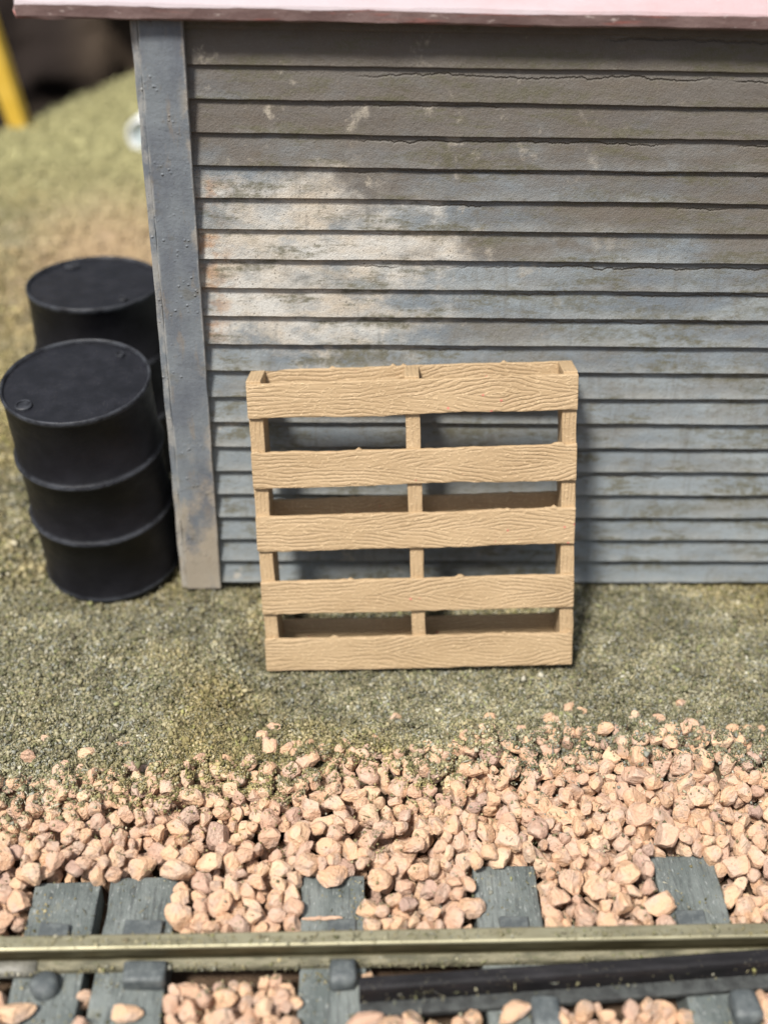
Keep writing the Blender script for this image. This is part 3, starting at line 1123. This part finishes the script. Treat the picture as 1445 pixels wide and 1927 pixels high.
for i in sorted(chosen):
    x, y, z, r, M3, p = stones[i]
    o = bpy.data.objects.new("ballast_stone", proto_me[p])
    COL.objects.link(o)
    o.matrix_world = Matrix.Translation((x, y, z)) @ Matrix(M3.tolist()).to_4x4() @ Matrix.Scale(r / R0, 4)
    lb = stone_label(x, y)
    tag(o, lb, "stone", "loose stones " + lb.split("stone ")[1])
VV, FF, SH = [], [], []
base = 0
for i, (x, y, z, r, M3, p) in enumerate(stones):
    if i in chosen:
        continue
    V = (PROTO[p] * r) @ M3.T + np.array([x, y, z])
    VV.append(V)
    FF.append(ICO_F + base)
    SH.append(np.full(len(V), rng.random()))
    base += len(V)
gravel = from_np("ballast_gravel", np.concatenate(VV), np.concatenate(FF), STONE)
at = gravel.data.attributes.new("shade", 'FLOAT', 'POINT')
at.data.foreach_set("value", np.concatenate(SH).astype(np.float32))
tag(gravel, "bed of peach crushed stone ballast beside the ties", "gravel", kind="stuff")

# single stones lying on the ties
def lone(x, y, r, lab, shape, squash=(1.3, 0.9, 0.8), rz=0.0, z=TIE_TOP):
    o = bpy.data.objects.new("ballast_stone", proto_me[shape])
    COL.objects.link(o)
    V = PROTO[shape] * np.array(squash) * r
    o.location = (x, y, z - V[:, 2].min() - 0.002)
    o.rotation_euler = (0, 0, rz)
    o.scale = [q * r / R0 for q in squash]
    tag(o, lab, "stone", "stray stones on the ties")


lone(-0.425, -1.985, 0.040, "smooth peach stone lying on the tie at far left below the round clip", 3, (1.3, 0.95, 0.9), 0.35)
lone(-0.112, -1.985, 0.032, "small egg-like peach stone on the tie below the rectangular clip", 7, (1.35, 0.9, 0.9), 0.1)
lone(0.565, -2.020, 0.042, "flat peach stone lying on the cracked tie below the rail", 11, (1.5, 0.8, 0.55), 0.3)
lone(0.995, -2.000, 0.040, "long peach stone lying against the ledge of the black guard rail", 14, (1.6, 0.75, 0.6), 0.55)
lone(1.745, -2.020, 0.042, "long peach stone lying tilted beside the lump on the far right tie", 17, (1.5, 0.8, 0.6), -0.9)
lone(0.472, -1.520, 0.043, "large peach stone overhanging the top end of the cracked tie", 20, (0.95, 1.15, 0.95), 0.2)
# splinter across the cracked tie
bm = block(0.125, 0.012, 0.008, 0.002, 1, 24)
for v in bm.verts:
    t = abs(v.co.x) / 0.0625
    v.co.y = v.co.y * (1 - 0.55 * t ** 3) + mnoise.noise(Vector((v.co.x * 50, 1, 2))) * 0.005
    v.co.z = v.co.z * (1 - 0.5 * t ** 3) + mnoise.noise(Vector((v.co.x * 60, 4, 2))) * 0.003
sl = from_bm("splinter", bm, mat_plain("peach_splinter", (0.42, 0.28, 0.20), (0.56, 0.38, 0.27), 40))
sl.location = (0.440, -1.662, TIE_TOP + 0.004)
sl.rotation_euler = (0, 0, 0.03)
tag(sl, "thin peach splinter lying across the cracked tie above the rail", "splinter")

# ------------------------------------------------------------------ turf: thousands of ground foam crumbs
OCT_V = np.array([[1, 0, 0], [-1, 0, 0], [0, 1, 0], [0, -1, 0], [0, 0, 1], [0, 0, -1]], float)
OCT_F = np.array([[0, 2, 4], [2, 1, 4], [1, 3, 4], [3, 0, 4], [2, 0, 5], [1, 2, 5], [3, 1, 5], [0, 3, 5]])


def surf(x, y):
    """Ground, or the top of the stones where the height map covers them."""
    z = gz(x, y)
    i = np.clip(((x - HX0) / HC).astype(int), 0, Hm.shape[1] - 1)
    j = np.clip(((y - HY0) / HC).astype(int), 0, Hm.shape[0] - 1)
    ins = (x > HX0) & (x < HX1) & (y > HY0) & (y < HY1)
    return np.where(ins, np.maximum(z, Hm[j, i]), z)


def crumbs(n, x0, x1, y0, y1, size, keep=None, long=0.16):
    x = rng.uniform(x0, x1, n)
    y = rng.uniform(y0, y1, n)
    k = ~((x > -0.16) & (y > 0.03) & (y < 2.4))
    k &= y < edge_y(x) + 0.15
    for ddx, ddy in ((-0.478, 0.212), (-0.568, 0.940)):
        k &= (x - ddx) ** 2 + (y - ddy) ** 2 > 0.27 ** 2
    if keep is not None:
        k &= rng.random(n) < keep(x, y)
    x, y = x[k], y[k]
    n = len(x)
    s = size * rng.lognormal(0, 0.38, n)
    z = surf(x, y) + s * rng.uniform(-0.2, 0.75, n) + (np.maximum(nz(x, y, 26, 8), 0) * 0.034 + np.maximum(nz(x, y, 61, 4), 0) * 0.018) * (0.25 + 0.75 * sstep(y - bound(x), -0.02, 0.22)) * sstep(y, 2.6, 1.6)
    V = OCT_V[None] * rng.uniform(0.45, 1.25, (n, 6, 1)) + rng.normal(0, 0.16, (n, 6, 3))
    el = rng.random(n) < long
    sc = np.ones((n, 3))
    sc[el] = np.array([2.6, 0.32, 0.32])
    a = rng.normal(size=(n, 4))
    a /= np.linalg.norm(a, axis=1, keepdims=True)
    w, qx, qy, qz = a.T
    RM = np.stack([1 - 2 * (qy * qy + qz * qz), 2 * (qx * qy - qz * w), 2 * (qx * qz + qy * w), 2 * (qx * qy + qz * w), 1 - 2 * (qx * qx + qz * qz), 2 * (qy * qz - qx * w),
                   2 * (qx * qz - qy * w), 2 * (qy * qz + qx * w), 1 - 2 * (qx * qx + qy * qy)], -1).reshape(n, 3, 3)
    V = np.einsum('nij,nkj->nki', RM, V * sc[:, None]) * s[:, None, None] + np.stack([x, y, z], -1)[:, None]
    F = OCT_F[None] + (np.arange(n) * 6)[:, None, None]
    # colour of each crumb: a blend of foam colours that drifts over the ground
    pal = 1.22 * np.array([1.06, 1.0, 0.90]) * np.array([[0.085, 0.090, 0.056], [0.155, 0.150, 0.095], [0.215, 0.210, 0.155], [0.165, 0.175, 0.158], [0.215, 0.200, 0.135], [0.085, 0.080, 0.060], [0.29, 0.29, 0.25], [0.185, 0.198, 0.105]])
    wts = np.array([0.20, 0.26, 0.18, 0.12, 0.10, 0.07, 0.04, 0.03])
    pick = rng.choice(len(pal), n, p=wts)
    c = pal[pick] * rng.uniform(0.92, 1.26, (n, 1))
    warm = np.clip(nz(x, y, 1.7, 4) + nz(x, y, 5, 6) * 0.6 + 0.0 + 0.32 * sstep(y, -0.4, 0.4), -0.12, 0.45)[:, None]
    c = c * (1 + warm * np.array([0.28, 0.10, -0.30]))
    c = c * (1.0 + np.clip(nz(x, y, 15, 12) * 0.6 + nz(x, y, 4.3, 7) * 0.3, -0.35, 0.35))[:, None]
    far = sstep(y + nz(x, y, 1.2, 2) * 1.3, 2.9, 4.9)[:, None]
    green = np.array([0.300, 0.285, 0.150]) * rng.uniform(0.7, 1.35, (n, 1))
    c = c * (1 - far) + green * far
    sand = np.exp(-((x + 0.95) / 0.6) ** 2 - ((y - 3.35) / 0.9) ** 2)[:, None] * 0.8
    c = c * (1 - sand) + np.array([0.42, 0.31, 0.20]) * sand * rng.uniform(0.8, 1.2, (n, 1))
    return V.reshape(-1, 3), F.reshape(-1, 3), np.repeat(c, 6, 0)


def near_keep(x, y):
    d = y - bound(x)
    return np.clip(sstep(d + nz(x, y, 9, 3) * 0.16, -0.20, 0.06), 0.0, 1.0)


parts = [crumbs(290000, -1.15, 2.35, -1.35, 0.06, 0.0049, near_keep, 0.35),
         crumbs(16000, -0.95, 2.3, -1.45, -0.6, 0.0042, lambda x, y: 0.15 + 0.85 * sstep(y - bound(x), -0.32, -0.02), 0.4),
         crumbs(22000, -0.9, 2.2, -2.1, -1.2, 0.0040, lambda x, y: 0.12 + 0.88 * (np.abs(y - rail_y(x) + 0.04) < 0.045) * (nz(x, y, 6, 2) > -0.1) + 0.5 * (nz(x, y, 7, 8) > 0.2), 0.5),
         crumbs(80000, -1.9, -0.12, 0.0, 2.4, 0.0075, None, 0.25),
         crumbs(52000, -3.0, 0.2, 2.3, 9.0, 0.015)]
off, VV, FF, CC = 0, [], [], []
for V, F, c in parts:
    VV.append(V)
    FF.append(F + off)
    CC.append(c)
    off += len(V)
turf = from_np("turf", np.concatenate(VV), np.concatenate(FF), TURF, smooth=True)
CC = np.concatenate(CC)
ca = turf.data.attributes.new("tint", 'FLOAT_COLOR', 'POINT')
ca.data.foreach_set("color", np.concatenate([CC, np.ones((len(CC), 1))], 1).astype(np.float32).ravel())
tag(turf, "crumbly olive grey turf covering the ground by the shed", "turf", kind="stuff")

# ------------------------------------------------------------------ far things at upper left
# brown rocky bank beyond the edge of the grass
m1, m2 = 90, 50
U, W_ = np.meshgrid(np.linspace(-9, 3.5, m1), np.linspace(0, 1, m2))
bz = -2.2 + 6.0 * W_ + nz(U, W_ * 6, 0.8, 3) * 0.7
by = 12.6 + 3.2 * W_ + nz(U, W_ * 5, 0.9, 1) * 1.8 + nz(U, W_ * 5, 2.6, 5) * 0.8 + nz(U, W_ * 9, 6, 7) * 0.25
V = np.stack([U, by, bz], -1).reshape(-1, 3)
ii = np.arange(m1 * m2).reshape(m2, m1)
F = np.stack([ii[:-1, :-1], ii[:-1, 1:], ii[1:, 1:], ii[1:, :-1]], -1).reshape(-1, 4)
Mb = Mat("dark_brown_rock", 0.9, 0.15)
bx, by_, bz_ = Mb.xyz()
cb = Mb.mix(Mb.step(Mb.noise((0.55, 0.55, 0.9), 4, 0.6), 0.42, 0.62), (0.016, 0.011, 0.009), (0.085, 0.062, 0.043))
cb = Mb.mix(0.45, cb, (0.085, 0.064, 0.046))
cb = Mb.mix(Mb.step(bx, -3.3, -2.3), (0.018, 0.013, 0.011), cb)
Mb.color(cb)
Mb.bump(Mb.noise(5, 5, 0.7), 0.8, 0.1)
tag(from_np("rock_bank", V, F, Mb.m, smooth=True), kind="structure")

# yellow leaning post
YEL = mat_plain("yellow_paint", (0.62, 0.40, 0.05), (0.70, 0.47, 0.08), 6, 0.5, 0.1)
post = thing("post", (-2.03, 5.75, 0.0), label="blurred yellow leaning post standing on the far grass at upper left", cat="post")
bm = block(0.24, 0.18, 3.0, 0.02, 2, 20, (0, 0, 1.46))
for v in bm.verts:
    t = max(0.0, min(1.0, v.co.z / 2.6))
    v.co.x = v.co.x * (0.55 + 0.6 * t) - 0.20 * v.co.z
o = from_bm("shaft", bm, YEL, post)
bm = block(0.22, 0.20, 0.06, 0.015, 2, 0, (0, 0, 0.02))
from_bm("base", bm, YEL, post)

# white pipe end beside the far corner of the shed
pipe = thing("pipe", (-0.985, 5.15, 0.0), label="white round pipe end on the grass, peeking past the shed corner", cat="pipe")
WHT = mat_plain("white_pipe", (0.66, 0.69, 0.70), (0.78, 0.80, 0.80), 6, 0.5, 0.1)
bm = lathe([(0.125, 0.0), (0.135, 0.015), (0.135, 0.45), (0.095, 0.45), (0.095, 0.015), (0.105, 0.0), (0.125, 0.0)], 40)
bmesh.ops.rotate(bm, verts=list(bm.verts), cent=(0, 0, 0), matrix=Matrix.Rotation(R(-90), 3, 'X'))
for v in bm.verts:
    v.co.z += 0.165
from_bm("barrel", bm, WHT, pipe, smooth=True)
bm = lathe([(0, 0.03), (0.0945, 0.03)], 32)
bmesh.ops.rotate(bm, verts=list(bm.verts), cent=(0, 0, 0), matrix=Matrix.Rotation(R(-90), 3, 'X'))
for v in bm.verts:
    v.co.z += 0.165
from_bm("inner_plug", bm, mat_plain("pale_blue_grey", (0.42, 0.50, 0.54), (0.55, 0.61, 0.65)), pipe)
pipe.rotation_euler = (0, 0, R(-12))
